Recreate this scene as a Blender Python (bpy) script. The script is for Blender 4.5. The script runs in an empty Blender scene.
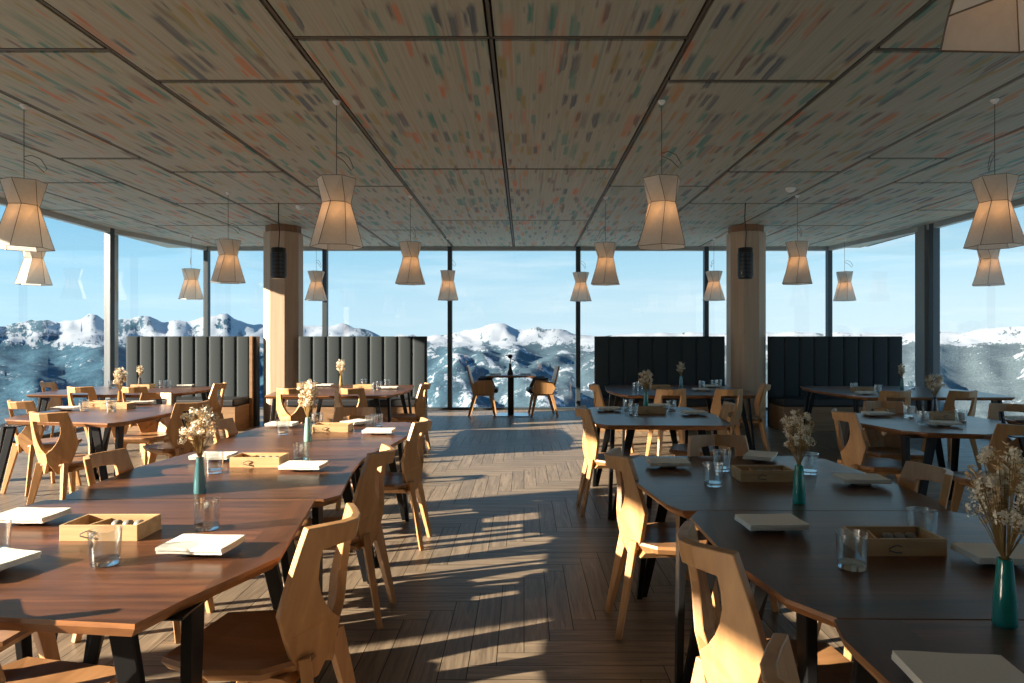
import bpy, bmesh, math, random
from mathutils import Vector, Matrix, noise
random.seed(7)
PI = math.pi
SC = bpy.context.scene
COL = SC.collection
F = 683.0; VX, VY, EYE = 524.0, 339.5, 1.38      # 24 mm lens, vanishing point, eye height

# ------------------------------------------------------------------ camera, sky, sun, exposure
cam_d = bpy.data.cameras.new('camera'); cam = bpy.data.objects.new('camera', cam_d); COL.objects.link(cam)
cam.location = (0, 0, EYE); cam.rotation_euler = (PI/2, 0, 0)
cam_d.sensor_width = 36; cam_d.lens = 36*F/1024
cam_d.shift_x = -(VX-512)/1024; cam_d.shift_y = -(341.5-VY)/1024
cam_d.clip_start = .05; cam_d.clip_end = 60000
SC.camera = cam
SC.view_settings.view_transform = 'Standard'; SC.view_settings.look = 'None'
SC.view_settings.gamma = 1.0; SC.view_settings.use_curve_mapping = False
SC.view_settings.exposure = 0.0

world = bpy.data.worlds.new('winter_sky'); SC.world = world; world.use_nodes = True
wn, wl = world.node_tree.nodes, world.node_tree.links
bg = wn['Background']
tc = wn.new('ShaderNodeTexCoord'); sx = wn.new('ShaderNodeSeparateXYZ'); wl.new(tc.outputs['Generated'], sx.inputs[0])
ramp = wn.new('ShaderNodeValToRGB'); wl.new(sx.outputs['Z'], ramp.inputs[0])
cr = ramp.color_ramp
cr.elements[0].position = 0.0; cr.elements[0].color = (.63, .77, .83, 1)
cr.elements[1].position = .9; cr.elements[1].color = (.06, .22, .46, 1)
for p, c in ((.05, (.57, .74, .82, 1)), (.11, (.42, .66, .79, 1)), (.20, (.23, .51, .72, 1)), (.40, (.12, .36, .62, 1))):
    e = cr.elements.new(p); e.color = c
mpw = wn.new('ShaderNodeMapping'); mpw.inputs['Scale'].default_value = (3, 3, 26); mpw.inputs['Rotation'].default_value = (.04, .05, 0)
wl.new(tc.outputs['Generated'], mpw.inputs[0])
cn = wn.new('ShaderNodeTexNoise'); cn.inputs['Scale'].default_value = 1.6; cn.inputs['Detail'].default_value = 5; cn.inputs['Roughness'].default_value = .55
wl.new(mpw.outputs[0], cn.inputs['Vector'])
cc = wn.new('ShaderNodeMapRange'); cc.inputs[1].default_value = .5; cc.inputs[2].default_value = .78; cc.inputs[3].default_value = 0; cc.inputs[4].default_value = .5
wl.new(cn.outputs[0], cc.inputs[0])
mxw = wn.new('ShaderNodeMixRGB'); mxw.inputs[2].default_value = (.82, .88, .9, 1)
wl.new(cc.outputs[0], mxw.inputs[0]); wl.new(ramp.outputs[0], mxw.inputs[1]); hx = wn.new('ShaderNodeMapRange'); hx.inputs[1].default_value = -.7; hx.inputs[2].default_value = .5; wl.new(sx.outputs['X'], hx.inputs[0])
tn_ = wn.new('ShaderNodeMixRGB'); tn_.inputs[1].default_value = (.72, .90, 1.0, 1); tn_.inputs[2].default_value = (1, 1, 1, 1); wl.new(hx.outputs[0], tn_.inputs[0])
ml_ = wn.new('ShaderNodeMixRGB'); ml_.blend_type = 'MULTIPLY'; ml_.inputs[0].default_value = 1; wl.new(mxw.outputs[0], ml_.inputs[1]); wl.new(tn_.outputs[0], ml_.inputs[2]); wl.new(ml_.outputs[0], bg.inputs[0])
bg.inputs[1].default_value = 1.3

sun_d = bpy.data.lights.new('low_sun', 'SUN'); sun = bpy.data.objects.new('low_sun', sun_d); COL.objects.link(sun)
sun_d.energy = 27.0; sun_d.angle = math.radians(.55); sun_d.color = (1.0, .84, .65)
SUN_DIR = Vector((.94, .33, -.322)).normalized()
sun.rotation_euler = SUN_DIR.to_track_quat('-Z', 'Y').to_euler(); sun.location = (-30, -10, 14)

# ------------------------------------------------------------------ helpers
def at(px, py, h=0.0):
    """point at height h seen at photo pixel (px, py)"""
    Z = (EYE-h)*F/(py-VY)
    return Vector(((px-VX)/F*Z, Z, h))

class MB:
    """collects vertices and faces of ONE mesh object"""
    def __init__(s): s.v = []; s.f = []; s.uv = []; s.mi = []
    def add(s, vs, fs, uvs=None, mi=0):
        o = len(s.v); s.v += [tuple(p) for p in vs]
        for k, f in enumerate(fs):
            s.f.append([i+o for i in f]); s.mi.append(mi)
            s.uv.append(uvs[k] if uvs else [(0, 0)]*len(f))
    def box(s, x0, x1, y0, y1, z0, z1, mi=0):
        vs = [(x, y, z) for z in (z0, z1) for y in (y0, y1) for x in (x0, x1)]
        s.add(vs, [(0,2,3,1), (4,5,7,6), (0,1,5,4), (2,6,7,3), (0,4,6,2), (1,3,7,5)], mi=mi)
    def hexa(s, lo, hi, mi=0):
        n = len(lo); s.add(list(lo)+list(hi), [list(range(n))[::-1], list(range(n, 2*n))] + [(i, (i+1) % n, n+(i+1) % n, n+i) for i in range(n)], mi=mi)
    def bar(s, p, q, w0, d0, w1, d1, side=Vector((1,0,0)), mi=0):
        p, q = Vector(p), Vector(q); ax = (q-p).normalized()
        a = (side - ax*side.dot(ax)).normalized(); b = ax.cross(a)
        r = lambda c, w, d: [c+a*w/2*i+b*d/2*j for i, j in ((-1,-1), (1,-1), (1,1), (-1,1))]
        s.hexa(r(p, w0, d0), r(q, w1, d1), mi)
    def tube(s, pts, r, n=6, mi=0, r1=None, caps=True):
        pts = [Vector(p) for p in pts]; rings = []; m = len(pts)
        for i, p in enumerate(pts):
            d = (pts[min(i+1, m-1)]-pts[max(i-1, 0)]).normalized()
            u = Vector((0,0,1)) if abs(d.z) < .9 else Vector((1,0,0))
            a = d.cross(u).normalized(); b = d.cross(a)
            rr = r if r1 is None else r+(r1-r)*i/(m-1)
            rings.append([p+(a*math.cos(2*PI*k/n)+b*math.sin(2*PI*k/n))*rr for k in range(n)])
        vs = [v for R in rings for v in R]; fs = []
        for i in range(m-1):
            for k in range(n): fs.append((i*n+k, i*n+(k+1) % n, (i+1)*n+(k+1) % n, (i+1)*n+k))
        if caps: fs += [list(range(n)), list(range((m-1)*n, m*n))[::-1]]
        s.add(vs, fs, mi=mi)
    def lathe(s, prof, n=24, c=(0,0,0), mi=0, close=False):
        vs = []; fs = []
        for r, z in prof: vs += [(c[0]+r*math.cos(2*PI*k/n), c[1]+r*math.sin(2*PI*k/n), c[2]+z) for k in range(n)]
        m = len(prof)
        for i in range(m-1 if not close else m):
            j = (i+1) % m
            for k in range(n): fs.append((i*n+k, i*n+(k+1) % n, j*n+(k+1) % n, j*n+k))
        if not close:
            if prof[0][0] > 1e-5: fs.append(list(range(n))[::-1])
            if prof[-1][0] > 1e-5: fs.append(list(range((m-1)*n, m*n)))
        s.add(vs, fs, mi=mi)
    def build(s, name, mats, parent=None, smooth=False, fixn=True, bevel=0, loc=None):
        me = bpy.data.meshes.new(name); me.from_pydata(s.v, [], s.f)
        if any(u != (0, 0) for fu in s.uv for u in fu):
            ul = me.uv_layers.new(name='UVMap'); i = 0
            for fu in s.uv:
                for u in fu: ul.data[i].uv = u; i += 1
        for m in (mats if isinstance(mats, (list, tuple)) else [mats]): me.materials.append(m)
        for p, k in zip(me.polygons, s.mi): p.material_index = k; p.use_smooth = smooth
        if fixn:
            bm = bmesh.new(); bm.from_mesh(me); bmesh.ops.recalc_face_normals(bm, faces=bm.faces); bm.to_mesh(me); bm.free()
        me.update()
        o = bpy.data.objects.new(name, me); COL.objects.link(o)
        if parent: o.parent = parent
        if loc: o.location = loc
        if smooth: me.set_sharp_from_angle(angle=math.radians(50))
        if bevel:
            b = o.modifiers.new('bevel', 'BEVEL'); b.width = bevel; b.segments = 2; b.limit_method = 'ANGLE'; b.angle_limit = math.radians(35)
        return o

def tag(o, label=None, cat=None, group=None, kind=None):
    if label: o['label'] = label
    if cat: o['category'] = cat
    if group: o['group'] = group
    if kind: o['kind'] = kind
    return o
def thing(name, label, cat, loc=(0,0,0), rz=0, group=None):
    o = bpy.data.objects.new(name, None); COL.objects.link(o); o.empty_display_size = .1
    o.location = loc; o.rotation_euler = (0, 0, rz)
    return tag(o, label, cat, group)
def dup(root, loc, rz=0, label=None, group=None):
    r = root.copy(); COL.objects.link(r); r.location = loc; r.rotation_euler = (0, 0, rz)
    if label: r['label'] = label
    if group: r['group'] = group
    for ch in list(root.children):
        c = ch.copy(); COL.objects.link(c); c.parent = r
        for g in list(ch.children):
            d = g.copy(); COL.objects.link(d); d.parent = c
    return r
def structure(o): return tag(o, kind='structure')

# ------------------------------------------------------------------ materials
def new_mat(name):
    m = bpy.data.materials.new(name); m.use_nodes = True
    return m, m.node_tree.nodes, m.node_tree.links, m.node_tree.nodes['Principled BSDF']
def plain(name, col, rough=.5, metal=0, spec=.5, var=.12, scale=30):
    m, n, l, b = new_mat(name)
    t = n.new('ShaderNodeTexCoord'); nz = n.new('ShaderNodeTexNoise'); nz.inputs['Scale'].default_value = scale; nz.inputs['Detail'].default_value = 4
    l.new(t.outputs['Object'], nz.inputs['Vector'])
    mr = n.new('ShaderNodeMapRange'); mr.inputs[3].default_value = 1-var; mr.inputs[4].default_value = 1+var; l.new(nz.outputs[0], mr.inputs[0])
    mx = n.new('ShaderNodeVectorMath'); mx.operation = 'SCALE'; mx.inputs[0].default_value = col[:3]; l.new(mr.outputs[0], mx.inputs['Scale'])
    l.new(mx.outputs[0], b.inputs['Base Color'])
    b.inputs['Roughness'].default_value = rough; b.inputs['Metallic'].default_value = metal; b.inputs['Specular IOR Level'].default_value = spec
    return m
def wood(name, dark, light, rough=.45, coord='Object', stretch=(22, 22, 1.6), plank=None, spec=.5, tint=.25, bump=.05):
    m, n, l, b = new_mat(name)
    t = n.new('ShaderNodeTexCoord'); oi = n.new('ShaderNodeObjectInfo')
    off = n.new('ShaderNodeVectorMath'); off.operation = 'SCALE'; off.inputs[0].default_value = (7.3, 3.1, 5.7); l.new(oi.outputs['Random'], off.inputs['Scale'])
    ad = n.new('ShaderNodeVectorMath'); l.new(t.outputs[coord], ad.inputs[0])
    if coord == 'Object': l.new(off.outputs[0], ad.inputs[1])
    vec = ad.outputs[0]
    mp = n.new('ShaderNodeMapping'); mp.inputs['Scale'].default_value = stretch; l.new(vec, mp.inputs[0])
    n1 = n.new('ShaderNodeTexNoise'); n1.inputs['Scale'].default_value = 1; n1.inputs['Detail'].default_value = 6; n1.inputs['Roughness'].default_value = .6; n1.inputs['Distortion'].default_value = .6
    if plank:
        sp = n.new('ShaderNodeSeparateXYZ'); l.new(vec, sp.inputs[0])
        dv = n.new('ShaderNodeMath'); dv.operation = 'DIVIDE'; dv.inputs[1].default_value = plank; l.new(sp.outputs['Y'], dv.inputs[0])
        fl = n.new('ShaderNodeMath'); fl.operation = 'FLOOR'; l.new(dv.outputs[0], fl.inputs[0])
        wh = n.new('ShaderNodeTexWhiteNoise'); wh.noise_dimensions = '1D'; l.new(fl.outputs[0], wh.inputs['W'])
        sc = n.new('ShaderNodeVectorMath'); sc.operation = 'SCALE'; sc.inputs['Scale'].default_value = 40; l.new(wh.outputs['Color'], sc.inputs[0])
        a2 = n.new('ShaderNodeVectorMath'); l.new(mp.outputs[0], a2.inputs[0]); l.new(sc.outputs[0], a2.inputs[1]); l.new(a2.outputs[0], n1.inputs['Vector'])
    else:
        l.new(mp.outputs[0], n1.inputs['Vector'])
    rp = n.new('ShaderNodeValToRGB'); rp.color_ramp.elements[0].position = .3; rp.color_ramp.elements[0].color = (*dark, 1)
    rp.color_ramp.elements[1].position = .72; rp.color_ramp.elements[1].color = (*light, 1); l.new(n1.outputs[0], rp.inputs[0])
    val = n.new('ShaderNodeMapRange'); val.inputs[3].default_value = 1-tint; val.inputs[4].default_value = 1+tint
    l.new((wh.outputs['Value'] if plank else oi.outputs['Random']), val.inputs[0])
    mx = n.new('ShaderNodeVectorMath'); mx.operation = 'SCALE'; l.new(rp.outputs[0], mx.inputs[0]); l.new(val.outputs[0], mx.inputs['Scale'])
    l.new(mx.outputs[0], b.inputs['Base Color'])
    b.inputs['Roughness'].default_value = rough; b.inputs['Specular IOR Level'].default_value = spec
    if bump:
        bp = n.new('ShaderNodeBump'); bp.inputs['Strength'].default_value = bump; bp.inputs['Distance'].default_value = .01
        l.new(n1.outputs[0], bp.inputs['Height']); l.new(bp.outputs[0], b.inputs['Normal'])
    return m

M = {}
M['oak'] = wood('chair_oak', (.37, .185, .075), (.56, .32, .14), .42, stretch=(16, 16, 1.3), tint=.14)
M['oak_seat'] = wood('chair_oak_shaded', (.22, .105, .042), (.36, .185, .08), .33, stretch=(16, 1.6, 16), tint=.12)  # same oak as the chair, darkened: the seat's shade is put into its colour
M['walnut'] = wood('walnut_top', (.045, .018, .010), (.175, .068, .031), .30, 'UV', (1.5, 24, 1), plank=.155, tint=.32, bump=.02)
M['walnut_edge'] = wood('walnut_edge', (.14, .055, .02), (.30, .125, .042), .4, stretch=(5, 5, 20))
M['column_wood'] = wood('column_fir', (.36, .24, .16), (.46, .33, .225), .55, stretch=(18, 18, .8), tint=.04)
M['capital'] = wood('capital_wood', (.17, .075, .03), (.28, .13, .055), .5, stretch=(18, 18, 1), tint=.04)
M['box_wood'] = wood('box_wood', (.46, .27, .12), (.66, .43, .22), .5, stretch=(3, 30, 30), tint=.1)
M['plinth'] = wood('plinth_wood', (.20, .11, .052), (.31, .18, .09), .5, stretch=(2, 2, 22), tint=.05)
M['steel'] = plain('black_steel', (.016, .016, .018), .36, .6)
M['bright_steel'] = plain('brushed_steel', (.55, .57, .6), .28, 1.0)
M['mullion'] = plain('dark_mullion', (.05, .062, .072), .45, .3)
M['pier'] = plain('grey_pier', (.20, .21, .205), .6)
M['head'] = plain('window_head', (.34, .36, .35), .6)
M['fabric'] = plain('charcoal_upholstery', (.029, .038, .043), .8, 0, .25, .2, 300)
M['leather'] = plain('black_cushion', (.012, .013, .016), .5, 0, .5)
M['linen'] = plain('linen', (.80, .76, .68), .85, 0, .2, .06, 200)
M['china'] = plain('stoneware', (.62, .55, .48), .3, 0, .5, .08, 40)
M['black'] = plain('black_plastic', (.012, .012, .013), .4)
M['white'] = plain('white_fitting', (.7, .7, .68), .5)
M['cord'] = plain('cord', (.10, .095, .085), .6)
M['seam'] = plain('lamp_seam', (.14, .10, .07), .7)
M['dark'] = plain('dark_gap', (.010, .009, .008), .9)
M['rail'] = plain('ceiling_rail', (.085, .07, .05), .55)
M['backwall'] = plain('back_room', (.16, .12, .085), .7)
M['stem'] = plain('dry_stem', (.36, .24, .10), .9, 0, .1)
M['bloom'] = plain('dry_bloom', (.86, .78, .64), .95, 0, .05, .2, 60)
M['bloom_tan'] = plain('dry_bloom_tan', (.66, .48, .28), .95, 0, .05, .25, 60)
M['bronze'] = plain('dark_figurine', (.03, .026, .022), .4, .4)
M['condiment'] = plain('condiment_jars', (.22, .21, .19), .4, 0, .5, .3, 60)

def glassy(name, col, rough=.0, ior=1.45):
    m, n, l, b = new_mat(name)
    b.inputs['Base Color'].default_value = (*col, 1); b.inputs['Transmission Weight'].default_value = 1
    b.inputs['Roughness'].default_value = rough; b.inputs['IOR'].default_value = ior
    return m
def thin_glass(name, tint, k=1.0, edge=None):
    """thin pane or thin-walled vessel: clear transmission with Fresnel reflection"""
    m, n, l, b = new_mat(name); n.remove(b)
    tr = n.new('ShaderNodeBsdfTransparent'); tr.inputs[0].default_value = (*tint, 1)
    gl = n.new('ShaderNodeBsdfGlossy'); gl.inputs['Roughness'].default_value = .0; gl.inputs[0].default_value = (1, 1, 1, 1)
    ge = n.new('ShaderNodeNewGeometry'); dt = n.new('ShaderNodeVectorMath'); dt.operation = 'DOT_PRODUCT'; l.new(ge.outputs['Normal'], dt.inputs[0]); l.new(ge.outputs['Incoming'], dt.inputs[1])
    ab = n.new('ShaderNodeMath'); ab.operation = 'ABSOLUTE'; l.new(dt.outputs['Value'], ab.inputs[0])
    on = n.new('ShaderNodeMath'); on.operation = 'SUBTRACT'; on.inputs[0].default_value = 1; l.new(ab.outputs[0], on.inputs[1])
    pw = n.new('ShaderNodeMath'); pw.operation = 'POWER'; pw.inputs[1].default_value = 5; l.new(on.outputs[0], pw.inputs[0])
    sk = n.new('ShaderNodeMath'); sk.operation = 'MULTIPLY_ADD'; sk.inputs[1].default_value = .92; sk.inputs[2].default_value = .07; l.new(pw.outputs[0], sk.inputs[0])
    ml = n.new('ShaderNodeMath'); ml.operation = 'MULTIPLY'; ml.inputs[1].default_value = k; ml.use_clamp = True; l.new(sk.outputs[0], ml.inputs[0])
    mx = n.new('ShaderNodeMixShader'); l.new(ml.outputs[0], mx.inputs[0]); l.new(tr.outputs[0], mx.inputs[1]); l.new(gl.outputs[0], mx.inputs[2])
    l.new(mx.outputs[0], n['Material Output'].inputs[0])
    return m
M['pane'] = thin_glass('window_glass', (.93, .96, .965), 1.0)
M['tumbler'] = thin_glass('tumbler_glass', (.95, .97, .975), 1.9)
M['tumbler_base'] = glassy('tumbler_base_glass', (.95, .97, .98))
def vase_mat(name, col):
    m, n, l, b = new_mat(name)
    b.inputs['Base Color'].default_value = (*col, 1); b.inputs['Roughness'].default_value = .12
    b.inputs['Transmission Weight'].default_value = .35; b.inputs['Coat Weight'].default_value = .5
    return m
VCOL = {'teal': (.02, .42, .36), 'blue': (.15, .40, .45), 'mint': (.36, .66, .56), 'orange': (.75, .27, .06), 'grey': (.25, .22, .2), 'navy': (.02, .05, .12), 'green': (.1, .3, .26), 'amber': (.5, .35, .12)}
VM = {k: vase_mat('vase_'+k, c) for k, c in VCOL.items()}

def shade_mat():
    m, n, l, b = new_mat('lamp_paper'); n.remove(b)
    t = n.new('ShaderNodeTexCoord'); nz = n.new('ShaderNodeTexNoise'); nz.inputs['Scale'].default_value = 40; nz.inputs['Detail'].default_value = 5; l.new(t.outputs['Object'], nz.inputs[0])
    rp = n.new('ShaderNodeValToRGB'); rp.color_ramp.elements[0].color = (.68, .655, .60, 1); rp.color_ramp.elements[1].color = (.82, .80, .75, 1); l.new(nz.outputs[0], rp.inputs[0])
    d = n.new('ShaderNodeBsdfDiffuse'); tl = n.new('ShaderNodeBsdfTranslucent'); mx = n.new('ShaderNodeMixShader'); mx.inputs[0].default_value = .48
    l.new(rp.outputs[0], d.inputs[0]); l.new(rp.outputs[0], tl.inputs[0]); l.new(d.outputs[0], mx.inputs[1]); l.new(tl.outputs[0], mx.inputs[2])
    l.new(mx.outputs[0], n['Material Output'].inputs[0])
    return m
M['shade'] = shade_mat()
def bulb_mat():
    m, n, l, b = new_mat('warm_bulb')
    b.inputs['Base Color'].default_value = (1, .8, .5, 1); b.inputs['Emission Color'].default_value = (1, .46, .16, 1); b.inputs['Emission Strength'].default_value = 9
    return m
M['bulb'] = bulb_mat()

def floor_mat():
    m, n, l, b = new_mat('oak_parquet')
    uv = n.new('ShaderNodeUVMap'); uv.uv_map = 'UVMap'
    at_ = n.new('ShaderNodeAttribute'); at_.attribute_name = 'plank_tone'
    mp = n.new('ShaderNodeMapping'); mp.inputs['Scale'].default_value = (2.2, 34, 1); l.new(uv.outputs[0], mp.inputs[0])
    nz = n.new('ShaderNodeTexNoise'); nz.inputs['Scale'].default_value = 1; nz.inputs['Detail'].default_value = 7; nz.inputs['Roughness'].default_value = .65; nz.inputs['Distortion'].default_value = 1.0; l.new(mp.outputs[0], nz.inputs[0])
    rp = n.new('ShaderNodeValToRGB'); rp.color_ramp.elements[0].position = .28; rp.color_ramp.elements[0].color = (.090, .064, .042, 1); rp.color_ramp.elements[1].position = .7; rp.color_ramp.elements[1].color = (.27, .208, .145, 1); l.new(nz.outputs[0], rp.inputs[0])
    mr = n.new('ShaderNodeMapRange'); mr.inputs[3].default_value = .84; mr.inputs[4].default_value = 1.16; l.new(at_.outputs['Fac'], mr.inputs[0])
    mx = n.new('ShaderNodeVectorMath'); mx.operation = 'SCALE'; l.new(rp.outputs[0], mx.inputs[0]); l.new(mr.outputs[0], mx.inputs['Scale']); l.new(mx.outputs[0], b.inputs['Base Color'])
    b.inputs['Roughness'].default_value = .42; b.inputs['Specular IOR Level'].default_value = .4
    bp = n.new('ShaderNodeBump'); bp.inputs['Strength'].default_value = .25; bp.inputs['Distance'].default_value = .004; l.new(nz.outputs[0], bp.inputs['Height']); l.new(bp.outputs[0], b.inputs['Normal'])
    return m
M['floor'] = floor_mat()

def ceiling_mat():
    m, n, l, b = new_mat('painted_panels')
    t = n.new('ShaderNodeTexCoord')
    base = (.43, .39, .31)
    fine = n.new('ShaderNodeTexNoise'); mpf = n.new('ShaderNodeMapping'); mpf.inputs['Scale'].default_value = (60, 1.2, 1); l.new(t.outputs['Object'], mpf.inputs[0]); l.new(mpf.outputs[0], fine.inputs[0]); fine.inputs['Detail'].default_value = 5; fine.inputs['Scale'].default_value = 1
    rp0 = n.new('ShaderNodeValToRGB'); rp0.color_ramp.elements[0].position = .3; rp0.color_ramp.elements[0].color = (.335, .325, .262, 1); rp0.color_ramp.elements[1].position = .7; rp0.color_ramp.elements[1].color = (.41, .41, .345, 1); l.new(fine.outputs[0], rp0.inputs[0])
    cur = rp0.outputs[0]
    pal = [((.56, .17, .07), 0), ((.07, .24, .21), .14), ((.08, .11, .15), .30), ((.33, .27, .10), .46), ((.16, .105, .10), .60), ((.10, .27, .24), .74), ((.46, .23, .09), .88)]
    for (sxx, syy, off, lim, op) in ((9, 1.2, (0, 0, 0), .44, .5), (12, 1.8, (3.3, 7.7, 0), .47, .85), (26, .6, (9.1, 2.2, 0), .42, .55), (15, 2.2, (1.7, 4.4, 0), .47, .9)):
        mp = n.new('ShaderNodeMapping'); mp.inputs['Scale'].default_value = (sxx, syy, 1); mp.inputs['Location'].default_value = off; l.new(t.outputs['Object'], mp.inputs[0])
        wob = n.new('ShaderNodeTexNoise'); wob.inputs['Scale'].default_value = 3; l.new(mp.outputs[0], wob.inputs[0])
        wv = n.new('ShaderNodeMixRGB'); wv.blend_type = 'LINEAR_LIGHT'; wv.inputs[0].default_value = .10; l.new(mp.outputs[0], wv.inputs[1]); l.new(wob.outputs['Color'], wv.inputs[2])
        sep = n.new('ShaderNodeSeparateXYZ'); l.new(wv.outputs[0], sep.inputs[0]); cmb = n.new('ShaderNodeCombineXYZ'); l.new(sep.outputs['X'], cmb.inputs['X']); l.new(sep.outputs['Y'], cmb.inputs['Y'])
        vo = n.new('ShaderNodeTexVoronoi'); vo.voronoi_dimensions = '2D'; vo.distance = 'CHEBYCHEV'; vo.inputs['Scale'].default_value = 1; l.new(cmb.outputs[0], vo.inputs['Vector'])
        sc = n.new('ShaderNodeSeparateColor'); l.new(vo.outputs['Color'], sc.inputs[0])
        # stroke size differs from cell to cell; only part of the cells carry paint
        mr = n.new('ShaderNodeMapRange'); mr.inputs[1].default_value = .34; mr.inputs[2].default_value = 1; mr.inputs[3].default_value = 0; mr.inputs[4].default_value = lim; l.new(sc.outputs['Green'], mr.inputs[0])
        sub = n.new('ShaderNodeMath'); sub.operation = 'SUBTRACT'; l.new(mr.outputs[0], sub.inputs[0]); l.new(vo.outputs['Distance'], sub.inputs[1])
        sm = n.new('ShaderNodeMapRange'); sm.inputs[1].default_value = 0; sm.inputs[2].default_value = .16; sm.inputs[3].default_value = 0; sm.inputs[4].default_value = op; l.new(sub.outputs[0], sm.inputs[0])
        stp = n.new('ShaderNodeMath'); stp.operation = 'MULTIPLY'; l.new(sm.outputs[0], stp.inputs[0])
        fz = n.new('ShaderNodeMapRange'); fz.inputs[1].default_value = .35; fz.inputs[2].default_value = .6; fz.inputs[3].default_value = .5; fz.inputs[4].default_value = 1; l.new(fine.outputs[0], fz.inputs[0]); l.new(fz.outputs[0], stp.inputs[1])
        rp = n.new('ShaderNodeValToRGB'); rp.color_ramp.interpolation = 'CONSTANT'
        rp.color_ramp.elements[0].color = (*pal[0][0], 1); rp.color_ramp.elements[0].position = 0
        rp.color_ramp.elements[1].color = (*pal[1][0], 1); rp.color_ramp.elements[1].position = pal[1][1]
        for c, p in pal[2:]:
            e = rp.color_ramp.elements.new(p); e.color = (*c, 1)
        l.new(sc.outputs['Red'], rp.inputs[0])
        mx = n.new('ShaderNodeMixRGB'); l.new(stp.outputs[0], mx.inputs[0]); l.new(cur, mx.inputs[1]); l.new(rp.outputs[0], mx.inputs[2]); cur = mx.outputs[0]
    l.new(cur, b.inputs['Base Color']); b.inputs['Roughness'].default_value = .65; b.inputs['Specular IOR Level'].default_value = .3
    return m
M['ceiling'] = ceiling_mat()

def terrain_mat():
    m, n, l, b = new_mat('snow_and_forest')
    # UV runs across the slopes in U and down the fall line in V, so that forest strips and gullies follow the slope
    t = n.new('ShaderNodeUVMap'); t.uv_map = 'UVMap'
    def nz(scale, det, rough=.6, dist=0):
        k = n.new('ShaderNodeTexNoise'); k.inputs['Scale'].default_value = scale; k.inputs['Detail'].default_value = det; k.inputs['Roughness'].default_value = rough; k.inputs['Distortion'].default_value = dist; l.new(t.outputs[0], k.inputs[0]); return k.outputs[0]
    att = n.new('ShaderNodeAttribute'); att.attribute_name = 'snow'
    hz = n.new('ShaderNodeAttribute'); hz.attribute_name = 'haze_blue'  # how far the forest colour shifts to the bluer haze tint
    a = n.new('ShaderNodeMath'); a.operation = 'ADD'; l.new(att.outputs['Fac'], a.inputs[0])
    s1 = n.new('ShaderNodeMapRange'); s1.inputs[1].default_value = .25; s1.inputs[2].default_value = .75; s1.inputs[3].default_value = -.62; s1.inputs[4].default_value = .62; s1.clamp = False; l.new(nz(5.5, 10, .70, .5), s1.inputs[0]); s2 = n.new('ShaderNodeMapRange'); s2.inputs[1].default_value = .3; s2.inputs[2].default_value = .7; s2.inputs[3].default_value = -.26; s2.inputs[4].default_value = .26; s2.clamp = False; l.new(nz(34, 8, .75, .3), s2.inputs[0])
    s3 = n.new('ShaderNodeMath'); s3.operation = 'ADD'; l.new(s1.outputs[0], s3.inputs[0]); l.new(s2.outputs[0], s3.inputs[1]); l.new(s3.outputs[0], a.inputs[1])
    st = n.new('ShaderNodeMapRange'); st.interpolation_type = 'SMOOTHSTEP'; st.inputs[1].default_value = .44; st.inputs[2].default_value = .58; l.new(a.outputs[0], st.inputs[0])
    fr = n.new('ShaderNodeValToRGB'); fr.color_ramp.elements[0].position = .35; fr.color_ramp.elements[0].color = (.024, .048, .062, 1); fr.color_ramp.elements[1].position = .68; fr.color_ramp.elements[1].color = (.125, .16, .185, 1); l.new(nz(60, 10, .85), fr.inputs[0])  # distance haze painted into the forest colour as a blue-grey cast
    f2 = n.new('ShaderNodeValToRGB'); f2.color_ramp.elements[0].position = .35; f2.color_ramp.elements[0].color = (.010, .042, .072, 1); f2.color_ramp.elements[1].position = .7; f2.color_ramp.elements[1].color = (.045, .11, .16, 1); l.new(nz(22, 8, .75), f2.inputs[0])  # stronger blue haze painted into the forest of the left-hand ranges
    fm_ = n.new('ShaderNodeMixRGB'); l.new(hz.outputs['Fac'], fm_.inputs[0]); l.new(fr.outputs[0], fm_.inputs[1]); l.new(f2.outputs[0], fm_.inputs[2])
    mx = n.new('ShaderNodeMixRGB'); mx.inputs[2].default_value = (.28, .32, .37, 1); l.new(st.outputs[0], mx.inputs[0]); l.new(fm_.outputs[0], mx.inputs[1])
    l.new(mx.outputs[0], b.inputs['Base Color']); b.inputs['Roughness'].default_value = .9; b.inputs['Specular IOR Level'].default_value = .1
    return m
M['terrain'] = terrain_mat()

# ------------------------------------------------------------------ room shell
H = 3.20
BACK = 13.44
OUT_L = [(-6.24, BACK), (-6.80, 11.2), (-6.75, 8.60), (-6.75, 6.10), (-6.75, 3.60), (-6.75, 1.10), (-6.75, -1.40), (-6.75, -3.6)]
OUT_R = [(6.00, BACK), (6.46, 10.75), (6.50, 8.25), (6.50, 5.75), (6.50, 3.25), (6.50, .75), (6.50, -1.75), (6.50, -3.6)]
BX = [-6.24, -3.91, -1.456, 1.063, 3.58, 6.00]

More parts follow.
